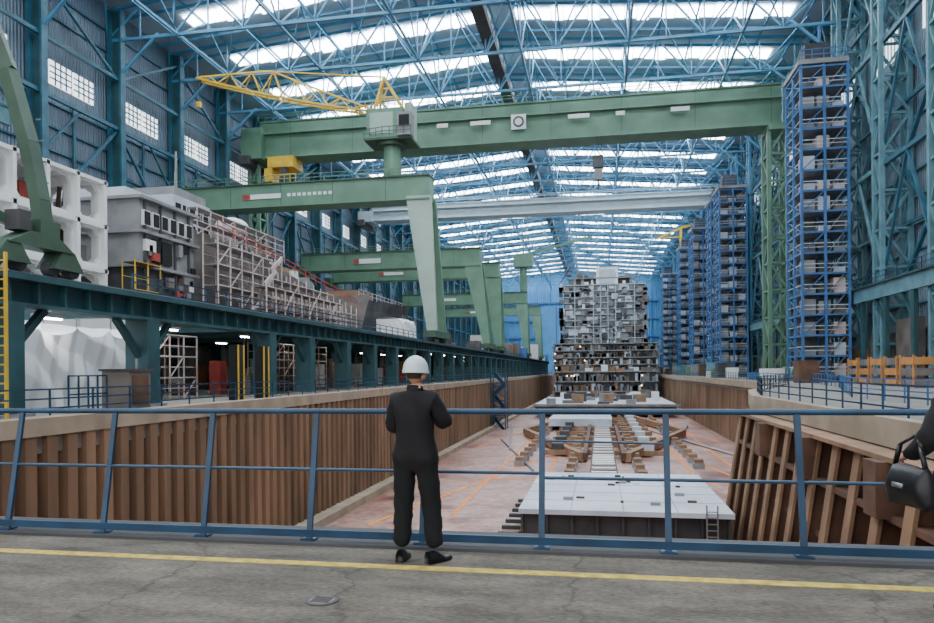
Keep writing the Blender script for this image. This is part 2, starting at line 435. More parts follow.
for r in range(3):
    for c in range(7):
        y=26.5+c*2.65; z=5.9+r*3.1
        for x in(-34.5,-38.5): holed(b,(x,y,z),(0,1,0),(0,0,1),2.6,3.0,'white',.25)
    for yy in [26.4+2.65*k for k in range(8)]:
        for c in range(3): holed(b,(-46.5+4*c,yy,5.9+r*3.1),(1,0,0),(0,0,1),4,3.0,'white',.15)
        b.box(-34.5,-33.9,yy-.12,yy+.15,5.7+r*3.1,5.9+(r+1)*3.1,'white')
for r in range(4): b.box(-46.5,-33.9,26.4,45.2,5.6+r*3.1,5.85+r*3.1,'white')
b.box(-47,-46.6,26.4,45.2,5.7,14.5,'rust')
for k in range(14):
    y=27+R()*17.5; b.cyl((-36-R()*2,y,5.9),(-36-R()*2,y,14.5),.15,'rust',6)
for k in range(8):
    y=27+k*2.4; b.box(-36.4,-35.4,y,y+1.1,5.9+3.1*(k%3),7.6+3.1*(k%3),random.choice(['rust','orange','brown_grey','red']))
b.obj('white_hull_section')
def scaffold(b,x0,x1,y0,y1,z0,z1,sy,sz,m,t=.09,plank='rust_light',ztop=None):
    y=y0; ys=[]
    while y<=y1+.01: ys.append(y); y+=sy
    zs=[];z=z0
    while z<=z1+.01: zs.append(z); z+=sz
    for i,y in enumerate(ys):
        lim=ztop(y) if ztop else z1
        for x in(x0,x1): b.beam((x,y,z0),(x,y,lim),t,t,m)
        if i+1<len(ys):
            y2=ys[i+1]
            for j,z in enumerate(zs[1:]):
                if z>lim: continue
                for x in(x0,x1): b.beam((x,y,z),(x,y2,z),t,t,m); b.beam((x,y,z-sz/2),(x,y2,z-sz/2),t*.7,t*.7,m)
                b.box(min(x0,x1),max(x0,x1),y,y2,z-.06,z,plank)
                if (i+j)%3==0: b.beam((x1,y,z-sz),(x1,y2,z),t*.8,t*.8,m)
def deckstack(b,x0,x1,y0,y1,z0,n,h,slab='brown_grey',wall='grey_dark',acc=('grey','white_blue','rust','dark'),ins=.8,den=1.0,lights=0,ov=.3,fill=.75,st=.3):
    for i in range(n):
        z=z0+i*h
        b.box(x0-ov,x1+ov,y0-ov,y1+ov,z,z+st,slab)
        b.box(x0+ins,x1-ins,y0+ins,y1-ins,z+st,z+h,wall)
        L=x1-x0; k=int(L/2.2*den)
        for j in range(k):
            x=x0+L*(j+R()*.6)/k; w=.5+R()*1.2; hh=h*(.5+.5*R())
            if R()<fill: b.box(x,min(x+w,x1),y0+.1,y0+ins,z+st,z+max(st+.3,hh),random.choice(acc))
            if lights and R()<lights: b.box(x,x+.3,y0-.1,y0+.1,z+h*.6,z+h*.6+.3,'lamp')
        L=y1-y0; k=int(L/2.2*den)
        for j in range(k):
            y=y0+L*(j+R()*.6)/k; w=.5+R()*1.2; hh=h*(.5+.5*R())
            for xs in(x0+.1,x1-ins):
                if R()<fill: b.box(xs,xs+ins-.1,y,min(y+w,y1),z+st,z+max(st+.3,hh),random.choice(acc))
    b.box(x0-ov,x1+ov,y0-ov,y1+ov,z0+n*h,z0+n*h+st,slab)
b=B()
b.box(-44,-34.5,49.5,57,10,15.2,'grey'); b.box(-44,-34.6,49.5,57,5.9,10,'grey_dark')
for z in(7.4,10,12.6,15.2): b.box(-44.3,-34.1,49.2,57.3,z-.12,z+.12,'grey')
for y in range(50,57,2): b.box(-34.5,-34.3,y,y+.15,6,15,'grey_dark')
b.box(-35,-34.3,51,53.5,10.4,12.2,'dark'); b.box(-35,-34.3,54.5,56.3,7.6,9.6,'rust')
for k in range(6): b.box(-34.5,-34.25,49.9+k*1.15,50.6+k*1.15,13.2,14.2,'dark'); b.box(-34.5,-34.3,49.8+k*1.15,50.7+k*1.15,13.1,14.3,'white')
b.box(-43,-36,50,55,15.3,16.2,'white_blue'); b.box(-42,-38,55,56.5,15.3,17,'brown_grey')
for k in range(14): 
    y=49.6+R()*7; z=6+R()*6.6; b.box(-34.5,-34.2,y,y+.4+R(),z,z+.3+R()*.8,random.choice(['white','grey','dark','brown_grey','red']))
N=24
sec=[(0,-1.0),(.6,-.2),(.9,1.2),(1.0,3.0),(1.15,5.4),(1.5,7.4)]
vs=[]
for i in range(N+1):
    t=i/N; y=57+38*t; tap=1-.55*t**2.2
    for k,(o,z) in enumerate(sec): vs.append((-42+(5.6+o*1.1)*tap,y,6.9+z*(1-.22*t)))
    vs.append((-46,y,6.9+7.4*(1-.22*t)))
m=len(sec)+1
b.add(vs,[(i*m+k,(i+1)*m+k,(i+1)*m+k+1,i*m+k+1) for i in range(N) for k in range(m-1)],'brown_grey')
b.box(-44,-37,58,64,14,17.6,'white_blue'); b.box(-43.5,-37.2,58.4,63.6,17.6,18.4,'grey')
for k in range(5): b.box(-37,-36.9,58.3+k*1.15,59.0+k*1.15,16,16.9,'dark'); b.box(-37,-36.9,58.3+k*1.15,59.0+k*1.15,14.4,15.3,'dark')
b.box(-44,-37.5,64,70,14,15.8,'grey'); b.box(-44,-38,74,80,13.3,14.8,'white_blue'); b.box(-44,-38,82,86,13,14.6,'rust_light'); b.box(-44,-38,88,92,12.8,13.8,'grey')
for k in range(36):
    y=57+R()*36; x=-38-R()*4; z=14-(y-57)*.04; b.box(x,x+.5+R()*1.2,y,y+.5+R()*1.5,z,z+.5+R()*1.8,random.choice(['grey','white','brown_grey','rust','grey_dark']))
b.rail([(-36.2,57.5,14.2),(-37,80,13.7)],1.2,2,.08,'pink')
b.beam((-38,60,18.4),(-38,60,22),.15,.15,'grey'); b.beam((-40,63,17.6),(-40,63,21),.12,.12,'grey')
b.obj('ship_hull_section')
b=B(); b.cyl((-38.5,71,14),(-38.5,71,16.4),.6,'white',12); 
for k in range(-3,5):
    r0=1.75*math.cos(k*.3);r1=1.75*math.cos((k+1)*.3)
    b.cyl((-38.5,71,17.2+1.0*math.sin(k*.3)),(-38.5,71,17.2+1.0*math.sin((k+1)*.3)),r0,'white',24,r1)
b.obj('radar_dome',smooth=False)
b=B(); scaffold(b,-33.6,-32.2,57,93,5.7,13.7,2.1,1.8,'pink',.1,'grey',lambda y:13.8-(y-57)*.10)
scaffold(b,-31.6,-30.2,62,82,5.7,9.7,2.0,2,'pink',.1,'brown_grey')
scaffold(b,-35.6,-34.6,57.8,76,13.9,16.4,2.2,1.2,'pink',.08,'grey')
b.rail([(-32.2,57,13.9),(-32.2,70,12.6),(-32.2,93,10.4)],1.0,2.6,.07,'red')
for i in range(5): b.beam((-31.4,60+i*1.4,5.7+i*1.5),(-31.4,62.4+i*1.4,7.2+i*1.5),.12,.4,'pink')
b.obj('scaffolding')
b=B(); scaffold(b,-29,-27.6,39.5,46,0,4.2,1.6,1.4,'pink',.08,'grey'); scaffold(b,-29,-27.6,56,70,0,4.2,2,1.4,'pink',.08,'grey'); b.obj('scaffolding')
b=B(); scaffold(b,-33.4,-32.4,46,49,5.7,9.8,1.5,2,'yellow',.06,'rust'); b.obj('scaffolding')
b=B()
vs=[];N=20
for i in range(N+1):
    t=i/N; y=98+28*t; w=5.5*math.sin(min(1,t*1.15+.12)*math.pi*.5+ (0 if t<.8 else (t-.8)*4))
    for k,(o,z) in enumerate(sec): vs.append((-39+max(.5,w)*(.8+.25*o),y,6.8+z*.8))
    vs.append((-44,y,6.8+5.9))
b.add(vs,[(i*m+k,(i+1)*m+k,(i+1)*m+k+1,i*m+k+1) for i in range(N) for k in range(m-1)],'grey_dark')
b.box(-43,-35,101,104,12.7,13.7,'rust_light'); b.box(-43,-36,107,112,12.7,14.2,'brown_grey'); b.rail([(-34,99,12.5),(-34,122,12.5)],1.1,2,.08,'pink')
b.add([(-46,98,5.7),(-33.5,98,7),(-32,98,12.6),(-46,98,12.6)],[(0,1,2,3)],'brown_grey')
b.obj('ship_bow_section')
b=B()
for k in range(40):
    y=134+k*4.6+R()*2; x=-34+R()*8; hh=1.5+R()*4
    if any(abs(y+2-T)<6.5 for T in(150,168,232,285)): continue
    b.box(x,x+2+R()*3,y,y+2+R()*2.5,5.6,5.6+hh,random.choice(['grey','brown_grey','white','tower_blue','rust','teal_dark','orange']))
b.obj('deck_equipment')
b=B()
for k in range(110):
    y=39.5+k*2.5+R()*1.5; x=-29.5-R()*10; hh=.8+R()*2.8
    b.box(x,x+.6+R()*1.6,y,y+.6+R()*1.8,0,hh,random.choice(['grey','brown_grey','white','tower_blue','rust','grey','orange','white_blue','red','white']))
    if k%3==0: b.cyl((x+.5,y+1,hh),(x+.5,y+1,4.6),.07,'grey',6)
b.obj('quay_equipment')
b=B()
for y in(40.6,44): 
    b.box(-22.3,-21.7,y,y+.8,0,3.4,'dark')
    b.box(-21.72,-21.66,y,y+.12,0,3.4,'yellow'); b.box(-21.72,-21.66,y+.68,y+.8,0,3.4,'yellow')
b.obj('power_cabinet')
b=B()
for x in(-22.0,-21.5): b.beam((x,23.0,0),(x,23.0,6.2),.1,.1,'yellow')
z=.3
while z<6: b.beam((-22,23.0,z),(-21.5,23.0,z),.06,.06,'yellow'); z+=.35
b.obj('yellow_ladder')
b=B(); b.box(-22.6,-21.2,29.6,31.2,0,1.8,'brown_grey'); b.rail([(-22.2,27,0),(-22.2,29.4,0)],1.6,.5,.06,'rail_blue'); b.box(-21.2,-21.15,29.8,31.0,.3,1.6,'rust'); b.box(-22.7,-21.1,29.5,31.3,1.8,1.9,'grey_dark')
b.beam((-22.2,31.6,0),(-22.2,31.6,2.4),.1,.1,'steel'); b.obj('control_cabin')
b=B()
for k in range(26):
    y=30+k*10; b.box(-26.5,-26.3,y,y+1.6,4.36,4.44,'fill_glow'); b.box(-26.6,-26.2,y-.1,y+1.7,4.44,4.6,'grey')
    b.box(-34.2,-34.0,y,y+1.6,4.36,4.44,'fill_glow'); b.box(-34.3,-33.9,y-.1,y+1.7,4.44,4.6,'grey')
b.obj('deck_fill_light')  # glowing strips and housings added to brighten the space below the deck
b=B()
G='crane_green_dark'
for y in(24.0,25.2,27.0,28.2):
    b.cyl((-23.25,y,6.2),(-22.85,y,6.2),.34,'grey_dark',16)
def hexa(b,x0,x1,lo,hi,z0,z1,m):
    b.add([(x0,lo[0],z0),(x0,lo[1],z0),(x0,hi[1],z1),(x0,hi[0],z1),(x1,lo[0],z0),(x1,lo[1],z0),(x1,hi[1],z1),(x1,hi[0],z1)],
      [(0,3,2,1),(4,5,6,7),(0,1,5,4),(1,2,6,5),(2,3,7,6),(3,0,4,7)],m)
for y in(24.6,27.6): hexa(b,-23.5,-22.6,(y-.9,y+.9),(y-.35,y+.35),6.15,6.95,G)
hexa(b,-23.55,-22.55,(24.3,27.9),(25.5,26.9),6.9,7.5,G)
pts=[(-23.05,26.7,7.4),(-23.15,26.6,9.0),(-23.5,26.4,11.4),(-24.2,26.1,14.4),(-25.4,25.7,18),(-27.2,25.2,22)]
for i,(p,q) in enumerate(zip(pts[:-1],pts[1:])): b.beam(p,q,.5,.62,'crane_green_dark')
b.beam((-23.1,26.5,7.6),(-24.2,22.5,8.6),.3,.4,G); b.box(-23.4,-22.7,25.0,25.6,7.5,8.3,'grey_dark'); b.box(-23.5,-22.7,26.1,27.2,7.5,8.1,G)
for k in range(6): b.beam((-22.95-.1*k,26.9-.03*k,8+k*.9),(-22.75-.1*k,26.9-.03*k,8+k*.9),.05,.05,'steel')
b.obj('gantry_crane_leg')
def semiportal(name,Y,zt,zb,xr,turret=False,jib=False):
    b=B(); g='crane_green'
    b.box(-64,xr,Y-1.6,Y+1.6,zb,zt,g); b.box(-64,xr+.1,Y-1.9,Y+1.9,zt-.15,zt+.05,'crane_green_dark'); b.box(-64,xr+.1,Y-1.9,Y+1.9,zb-.08,zb+.12,g)
    b.rail([(-64,Y-1.8,zt),(xr,Y-1.8,zt)],1.1,3,.08,'crane_green')
    for x in range(-62,int(xr),8): b.box(x-.04,x+.04,Y-1.64,Y-1.6,zb+.1,zt-.1,'crane_green_dark')
    b.box(-65,-63.5,Y-4,Y+4,zb-1.2,zb+.8,'crane_green_dark')
    x0,x1=xr-3.4,xr+.3
    for ys in(-1.6,1.2):
        yb_=Y+ (ys*2.2)
        vs=[(x0,Y+ys-.03,zb+.5),(x1,Y+ys-.03,zb+.5),(-22.2,yb_,7.2),(-23.6,yb_,7.2),(x0,Y+ys+.5,zb+.5),(x1,Y+ys+.5,zb+.5),(-22.2,yb_+.6,7.2),(-23.6,yb_+.6,7.2)]
        b.add(vs,[(0,1,2,3),(7,6,5,4),(0,4,5,1),(1,5,6,2),(2,6,7,3),(3,7,4,0)],'crane_pale' if (turret and ys<0) else g)
    b.box(-23.8,-22.1,Y-5,Y+5,6.4,7.3,'crane_green_dark')
    for y in(-4.4,-3,3,4.4): b.cyl((-23.3,Y+y,6.2),(-22.7,Y+y,6.2),.4,'grey_dark',14)
    b.box(-52,-46,Y-1.75,Y-1.6,zb+1.2,zt-1.5,'white'); b.box(-52,-50.8,Y-1.8,Y-1.75,zb+1.2,zt-1.5,'red')
    if turret:
        cx=-29.4; t=zt
        for k in range(9): b.box(-45+k*.8,-44.5+k*.8,Y-1.66,Y-1.6,zb+1.4,zb+1.85,'white')
        b.cyl((cx,Y,t),(cx,Y,t+5),1.35,g,16,1.25); b.cyl((cx,Y,t+4.6),(cx,Y,t+5.2),2.2,'crane_green_dark',20)
        b.box(cx-3.1,cx+2.2,Y-2.4,Y+2.4,t+5.2,t+9.6,g); b.box(cx-3.5,cx+3.5,Y-2.6,Y+2.6,t+5.1,t+5.4,'crane_green_dark')
        b.box(cx+1.6,cx+3.6,Y-3.2,Y-1.2,t+5.4,t+8.6,'grey'); b.box(cx+1.9,cx+3.4,Y-3.25,Y-3.15,t+6.6,t+8.2,'dark')
        b.box(cx+2.2,cx+3.2,Y-1.2,Y+2,t+5.4,t+10.6,'crane_pale'); b.box(cx-2.6,cx+.8,Y-2.46,Y-2.4,t+6,t+9,'crane_pale')
        b.rail([(cx-3.5,Y-2.6,t+5.4),(cx-.5,Y-3.4,t+5.4),(cx+3.7,Y-3.4,t+5.4)],1.2,1,.09,'crane_green_dark')
        b.rail([(cx-3.3,Y-2.4,t+9.6),(cx+2.2,Y-2.4,t+9.6)],1.1,1,.09,'yellow')
        ap=(cx-1.2,Y,t+15)
        for s in(-1.3,1.3):
            b.beam((cx+2,Y+s,t+9.6),ap,.3,.3,'yellow'); b.beam((cx-2.4,Y+s,t+9.6),ap,.3,.3,'yellow')
            b.beam((cx-1.9,Y+s,t+9.6),(cx-1.2,Y+s,t+14),.15,.15,'yellow')
        b.beam((cx-2,Y,t+12),(cx+.8,Y,t+12),.2,.2,'yellow'); b.beam((cx-1.6,Y,t+13.3),(cx,Y,t+13.3),.2,.2,'yellow')
        tip=Vector((-60,Y,zt+17)); root=Vector((cx-2.6,Y,t+9.8))
        K=16
        bot=[];top=[]
        for i in range(K+1):
            q=i/K; p=root.lerp(tip,q); p=p+Vector((0,0,-.5*math.sin(q*math.pi)))
            bot.append(p); zt2=max(p.z+.4,min(tip.z+.4, p.z+.5+6*q)) if q>0 else p.z+.4
            top.append(Vector((p.x,p.y,zt2)))
        for i in range(K):
            for s in(-.8,.8):
                o=Vector((0,s,0)); b.beam(bot[i]+o,bot[i+1]+o,.28,.28,'yellow')
                if i%2==0: b.beam(bot[i]+o,top[i+1],.13,.13,'yellow')
                else: b.beam(top[i],bot[i+1]+o,.13,.13,'yellow')
            b.beam(top[i],top[i+1],.24,.24,'yellow'); b.beam(bot[i]+Vector((0,-.8,0)),bot[i+1]+Vector((0,.8,0)),.1,.1,'yellow')
        b.beam(ap,top[9],.16,.16,'yellow'); b.beam(ap,top[14],.1,.1,'grey_dark')
        b.beam(tip,tip+Vector((0,0,-3.5)),.08,.08,'grey_dark'); b.box(tip.x-.3,tip.x+.3,Y-.3,Y+.3,tip.z-4.2,tip.z-3.4,'yellow')
    if jib:
        cx=-24; b.cyl((cx,Y,zt),(cx,Y,zt+8),1.2,g,12); b.box(cx-3,cx+3,Y-2,Y+2,zt+8,zt+12,g)
        b.beam((cx,Y,zt+12),(cx+22,Y,zt+17),.6,.8,'crane_green'); b.beam((cx,Y,zt+12),(cx,Y,zt+18),.5,.5,g); b.beam((cx,Y,zt+18),(cx+22,Y,zt+17.2),.2,.2,g)
    return b.obj(name)
semiportal('semi_portal_crane',101,29.6,26.2,-23.6,True)
semiportal('semi_portal_crane',150,27.5,23.8,-24.5)
semiportal('semi_portal_crane',168,27.0,23.6,-23)
semiportal('semi_portal_crane',232,27,23.4,-23,jib=True)
semiportal('semi_portal_crane',285,27,23.6,-23)
def biggantry(name,Y,z0,z1,m,leg=True,dep=2.2):
    b=B()
    b.box(-62,29.5,Y-dep,Y+dep,z0,z1,m)
    b.box(-62,29.6,Y-dep-.3,Y+dep+.3,z1-.25,z1+.05,m)
    b.box(-62,29.6,Y-dep-.3,Y+dep+.3,z0-.12,z0+.2,m)
    zm=z0+(z1-z0)*.62
    b.box(-62,29.5,Y-dep-.9,Y-dep,zm,zm+.2,m)
    b.rail([(-62,Y-dep-.8,z1),(29.5,Y-dep-.8,z1)],1.1,4,.09,m)
    for x in range(-56,30,12): b.box(x-.04,x+.04,Y-dep-.04,Y-dep,z0+.2,z1-.3,'crane_green_dark' if leg else m)
    b.box(-65,-61,Y-4,Y+4,z0-.5,z1-1.5,m); b.box(-65,-63,Y-5,Y+5,z0-1.6,z0-.1,'grey_dark')
    if leg:
        lattice(b,29,Y,1.2,z0-.2,2.8,4,m,.6,4.2,.32); b.box(27.4,30.6,Y-5,Y+5,0,1.3,'grey_dark'); b.box(27.4,30.6,Y-3,Y+3,z0-1,z0-.1,m)
        lattice(b,-63.6,Y,5.7,z0-1,1.8,3,'crane_green',.5,5,.3)
        b.box(-14.8,-12.2,Y-dep-1.0,Y-dep-.9,z0+1.8,z0+4.4,'white')
        b.cyl((-13.5,Y-dep-1.0,z0+3.1),(-13.5,Y-dep-1.06,z0+3.1),.95,'grey_dark',20); b.cyl((-13.5,Y-dep-1.06,z0+3.1),(-13.5,Y-dep-1.1,z0+3.1),.65,'white',20)
        for x,w in((-28,2),(-22,3.6),(-5,3.6),(3,1.5),(12,3)): b.box(x,x+w,Y-dep-1.0,Y-dep-.9,z0+3.0,z0+3.7,'white')
        b.box(-60,-55,Y-3.5,Y+1,z0-2.2,z0-.2,'yellow'); b.box(-60.5,-59,Y-3.8,Y-1,z0-4.8,z0-2.4,'yellow'); b.rail([(-60,Y-3.5,z0-5.2),(-54.5,Y-3.5,z0-5.2)],1.6,1,.15,'yellow')
        b.box(-61,-54,Y-3.6,Y,z0-5.5,z0-5.2,'orange'); b.box(-57.5,-56.5,Y-3.4,Y-2,z0-5.2,z0-2.2,'grey_dark')
        for x in(-.5,.5): b.beam((x,Y-2.6,z0),(x,Y-2.6,z0-3.5),.08,.08,'grey_dark')
        b.box(-.9,.9,Y-3.2,Y-2.0,z0-5.6,z0-3.5,'grey_dark'); b.box(-.7,.7,Y-3.1,Y-2.1,z0-7.6,z0-5.8,'grey'); b.box(-.5,.5,Y-3,Y-2.2,z0-5.8,z0-5.6,'dark'); b.beam((0,Y-2.6,z0-7.6),(0,Y-2.6,z0-9.2),.3,.3,'grey_dark')
    return b.obj(name)
biggantry('overhead_gantry_crane',127.5,41.7,48.4,'crane_green')
biggantry('overhead_gantry_crane',193,43.4,47.2,'girder_white',False)
def tower(Y):
    b=B(); x0,x1,y0,y1=25.2,30.7,Y,Y+7
    nl=15; h=2.6
    for x in(x0,(x0+x1)/2,x1):
        for y in(y0,(y0+y1)/2,y1): b.beam((x,y,0),(x,y,40.5),.3,.3,'tower_blue')
    for i in range(nl+1):
        z=.6+i*h
        for y in(y0,y1): b.beam((x0,y,z),(x1,y,z),.2,.24,'tower_blue')
        for x in(x0,x1): b.beam((x,y0,z),(x,y1,z),.2,.24,'tower_blue')
        b.box(x0+.1,x1-.1,y0+.1,y1-.1,z-.08,z,'grey')
        if i<nl:
            for s in range(3):
                xa=x0+.3+s*1.75
                b.box(xa,xa+1.4,y0+.5,y0+2.6,z,z+.7+R()*1.4,random.choice(['brown_grey','grey','grey','white_blue','grey_dark','pink']))
            b.beam((x0,y0,z+1.2),(x1,y0,z+1.2),.09,.09,'white_blue'); b.beam((x0,y0,z+.7),(x1,y0,z+.7),.07,.07,'white_blue')
            b.beam((x0,y0,z+1.2),(x0,y1,z+1.2),.09,.09,'white_blue')
            if i%2==0: b.beam((x0,y0,z),((x0+x1)/2,y0,z+h),.12,.12,'tower_blue')
            b.beam((x0,y0,z),(x0,y1,z+h),.12,.12,'tower_blue')
            b.beam((x1-2.4,y0+.3,z),(x1-.4,y0+.3,z+h) if i%2 else (x1-.4,y0+.3,z+h),.3,.12,'steel')
    b.box(x0+.8,x1-.8,y1-1.4,y1-.4,0,38,'grey')
    b.rail([(x0,y0,40.5),(x1,y0,40.5)],1.3,1.2,.1,'tower_blue'); b.box(x0-.3,x1+.1,y0-.3,y1+.3,39.9,40.5,'grey')
    b.box(26,29,Y+1,Y+4,40.5,43,'grey_dark'); b.beam((28,Y+2,43),(28,Y+2,45.5),.3,.3,'tower_blue')
    b.box(x0-.5,x1+.1,y0-.5,y1+.5,0,.5,'grey_dark')
    return b.obj('access_tower')
TW=(97,160,172,205,237,300)
for Y in TW: tower(Y)
b=B(); b.beam((27,250,0),(27,250,49),.8,.8,'yellow'); b.beam((27,250,49),(19,250,45.5),.6,.6,'yellow'); b.beam((27,250,49),(31,250,50),.6,.8,'yellow'); b.beam((27,250,46),(21,250,45.8),.4,.4,'yellow'); b.obj('jib_crane')
b=B()
for k in range(5):
    y=64+k*4.2
    for z in(0,.9,1.8):
        b.box(25+k*.3,28.5,y,y+2.6,z+.1,z+.7,'orange' if (k+int(z))%2 else 'brown_grey')
        for yy in(y,y+2.6): 
            for x in(25+k*.3,28.5): b.beam((x,yy,z),(x,yy,z+.9),.12,.12,'orange')
b.obj('storage_rack')
b=B()
for k in range(80):
    y=86+k*4+R()*2; x=21+R()*3.2; 
    if any(abs(y-T-3)<8 for T in TW) or abs(y-127.5)<8: continue
    b.box(x,x+1+R()*2.4,y,y+1+R()*2,0,1+R()*2.0,random.choice(['grey','white_blue','teal_light','crane_green','tower_blue','rust','orange','grey_dark','white','brown_grey']))
for k in range(4):
    b.cyl((29.5,106+k*5.0,1.0),(29.5,109+k*5.0,1.0),1.0,'crane_green',14)
b.obj('quay_equipment')
b=B()
for k in range(14): b.box(33,34.0,60+k*8,65+k*8,0,4+R()*4,random.choice(['rust','brown_grey','teal_dark','rust_light']))
b.obj('wall_equipment')
b=B(); lattice(b,-18.2,131,-9,1.4,2.6,3.4,'rail_blue',.16,2.2,.1)
for i in range(5):
    z=-9+i*2.08; a,c=(-19.2,-17.2) if i%2 else(-17.2,-19.2); b.beam((a,129.6,z),(c,131.5,z+2.08),.1,.7,'rail_blue'); b.box(-19.4,-17.0,131.6,132.6,z+2,z+2.1,'rail_blue')
b.obj('stair_tower')
b=B()
x0,x1,y0,y1=-4.1,6.3,36.2,49.5
zt=-5.3
b.box(x0,x1,y0,y1,zt-.25,zt,'white_blue')
for x in [x0+.1+i*1.27 for i in range(9)]: b.box(x-.06,x+.06,y0+.6,y1-.05,-7.9,zt-.25,'grey_dark')
for y in(37.2,40,43,46,48.8): b.box(x0+.05,x1-.05,y-.06,y+.06,-7.9,zt-.25,'grey_dark')
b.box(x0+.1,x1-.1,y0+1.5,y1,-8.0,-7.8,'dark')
for x in(-3,0,3,5.5):
    for y in(38,43,47.5): b.box(x-.5,x+.5,y-.5,y+.5,-9,-8.0,'rust_light')
for i in range(1,5): b.box(x0,x1,y0+i*2.7-.02,y0+i*2.7+.02,zt,zt+.012,'grey')
for i in range(1,4): b.box(x0+i*2.6-.02,x0+i*2.6+.02,y0,y1,zt,zt+.011,'grey')
for x,y in((-2,39),(1,45),(4,41),(2.5,38),(-3.4,46)): b.box(x,x+.5,y,y+.3,zt,zt+.15,'steel')
for k in range(14):
    x=x0+.5+R()*9; y=y0+.5+R()*12; b.box(x,x+.15+R()*.3,y,y+.2,zt,zt+.1,random.choice(['dark','rust','white','grey_dark']))
b.obj('hull_bottom_section')
b=B()
for x in(5.0,5.5): b.beam((x,36.0,-9),(x,36.15,-4.9),.07,.07,'steel')
z=-8.8
while z<-5.0: b.beam((5.0,36.07,z),(5.5,36.07,z),.05,.05,'steel'); z+=.3
b.obj('ladder')
b=B()
for i in range(7): b.box(-5.2+i*.06,-4.3,37+i*1.6,38+i*1.6,-9,-6.8-.2*i,'rust_light'); b.box(-5.3,-4.3,37+i*1.6,37.3+i*1.6,-6.9,-6.7,'grey_dark')
b.obj('timber_steps')
b=B()
for y in [60+i*5 for i in range(20)]:
    for x in(-9.5,-3.6,3.4,9.8):
        if y<76 and abs(x)>6: continue
        b.box(x,x+1.1,y,y+1.3,-9,-8.4,'grey'); b.box(x+.1,x+1.0,y+.1,y+1.2,-8.4,-8.0,'rust_light')
b.obj('keel_block')
b=B()
for x in(-.9,1.5): b.box(x-.15,x+.15,52,128,-9,-8.3,'rust')
y=52
while y<128: b.box(-.9,1.5,y,y+.7,-8.8,-8.25,'white' if int(y)%3 else 'brown_grey'); y+=1.6
b.obj('bogie_track')
b=B()
for s in(1,-1):
    o=.4
    P=[(o+s*2.6,84),(o+s*12.5,118),(o+s*5,160)]
    for (xa,ya),(xb,yb2) in zip(P[:-1],P[1:]): b.beam((xa,ya,-8.3),(xb,yb2,-8.3),.8,1.0,'rust_light')
    b.beam((o+s*2.2,84,-8.3),(o+s*2.2,128,-8.3),.5,.9,'rust')
for y in range(90,160,9):
    b.beam((-7,y,-8.5),(8,y,-8.5),.4,.6,'rust_light')
    b.box(-6,-4.6,y,y+2,-8.5,-7.4,'grey_dark'); b.box(5,6.4,y,y+2,-8.5,-7.4,'white_blue')
b.obj('support_frame')
b=B()
for (p,q) in (((-15,110),(-7,76)),((17,88),(8,130)),((16,140),(10,100)),((-17,140),(-12,96))):
    b.cyl((p[0],p[1],-8.86),(q[0],q[1],-8.86),.14,'steel',8)
b.obj('floor_pipe')
b=B()
b.box(-15,17,165,214,-7.9,-6.2,'white_blue'); b.box(-14.6,16.6,164.6,165,-8,-6.6,'grey_dark')
b.box(-15,17.4,164.4,165,-6.5,-6.0,'grey')
for k in range(34):
    x=-14+R()*28;y=166+R()*44; b.box(x,x+1+R()*2,y,y+1+R()*2,-6.2,-5.8+R()*2.0,random.choice(['grey','rust_light','white','grey_dark','brown_grey']))
b.box(-9,2,128,150,-8.2,-6.9,'white_blue')
for k in range(8): b.box(-14+k*4,-12.6+k*4,170,210,-9,-7.9,'rust')
b.obj('double_bottom_section')
# --- far ship
b=B()
A1=('grey','white_blue','grey_dark','grey_dark','grey','brown_grey','rust_light')
deckstack(b,-14,17,222,290,-8,3,3.0,lights=.05,slab='grey',acc=A1,den=2.6,wall='grey_dark',ins=.5,fill=.9)
deckstack(b,-14.5,18,234,290,1,4,2.25,lights=.06,slab='grey',acc=A1,den=2.6,wall='grey_dark',ins=.5,fill=.9)
deckstack(b,-11.5,14.6,238,290,10,10,1.93,slab='girder_white',wall='grey',acc=('grey','white_blue','grey','brown_grey','white','grey_dark'),lights=.0,den=1.7,fill=.8,ins=.35,ov=.15,st=.22)
# irregular outline blocks on the edges and stepped upper decks
for k in range(46):
    s=random.choice((-1,1)); z=1+R()*28; x=(-12.4 if s<0 else 14.2)+R()*.6; w=.6+R()*1.2
    b.box(x-w*.5,x+w*.5,237.2,239,z,z+.8+R()*2.2,random.choice(['grey','white_blue','grey_dark','brown_grey']))
for k in range(60):
    x=-11+R()*24; z=10.4+R()*18; b.box(x,x+.8+R()*2.6,237.3,238.3,z,z+.5+R()*1.6,random.choice(['grey','white_blue','grey','brown_grey','grey_dark']))
deckstack(b,-9.5,10.6,240,280,29.5,1,2.2,slab='grey',acc=('grey','white'),den=1.5)
b.box(-1,6,240,252,29.7,35.4,'white'); b.box(0,5,239.8,240,30,34.6,'girder_white'); b.box(-3,-1,242,250,29.7,33.4,'grey'); b.box(6,8.2,242,250,29.7,33,'white_blue')
for x in(-8,-2,0.3,2.6,5,11): b.box(x,x+.25,237.0,237.3,10,30,'girder_white')
for k in range(14):
    x=-10+k*1.7; b.beam((x,240,31.8),(x,240,33+R()*3),.15,.15,'grey')
for k in range(16):
    x=-9+R()*18; b.box(x,x+.6+R()*1.6,240.5,243,31.9,32.2+R()*1.6,random.choice(['grey','white','brown_grey']))
for k in range(30):
    x=-13+R()*29; b.box(x,x+1+R()*2,222+R()*10,234,1.0,1.3+R()*2,random.choice(['rust_light','orange','white','grey','brown_grey']))
b.beam((-13,240,30),(-9,240,36),.3,.3,'rust'); b.beam((14,240,29),(10.5,240,32),.3,.3,'grey')
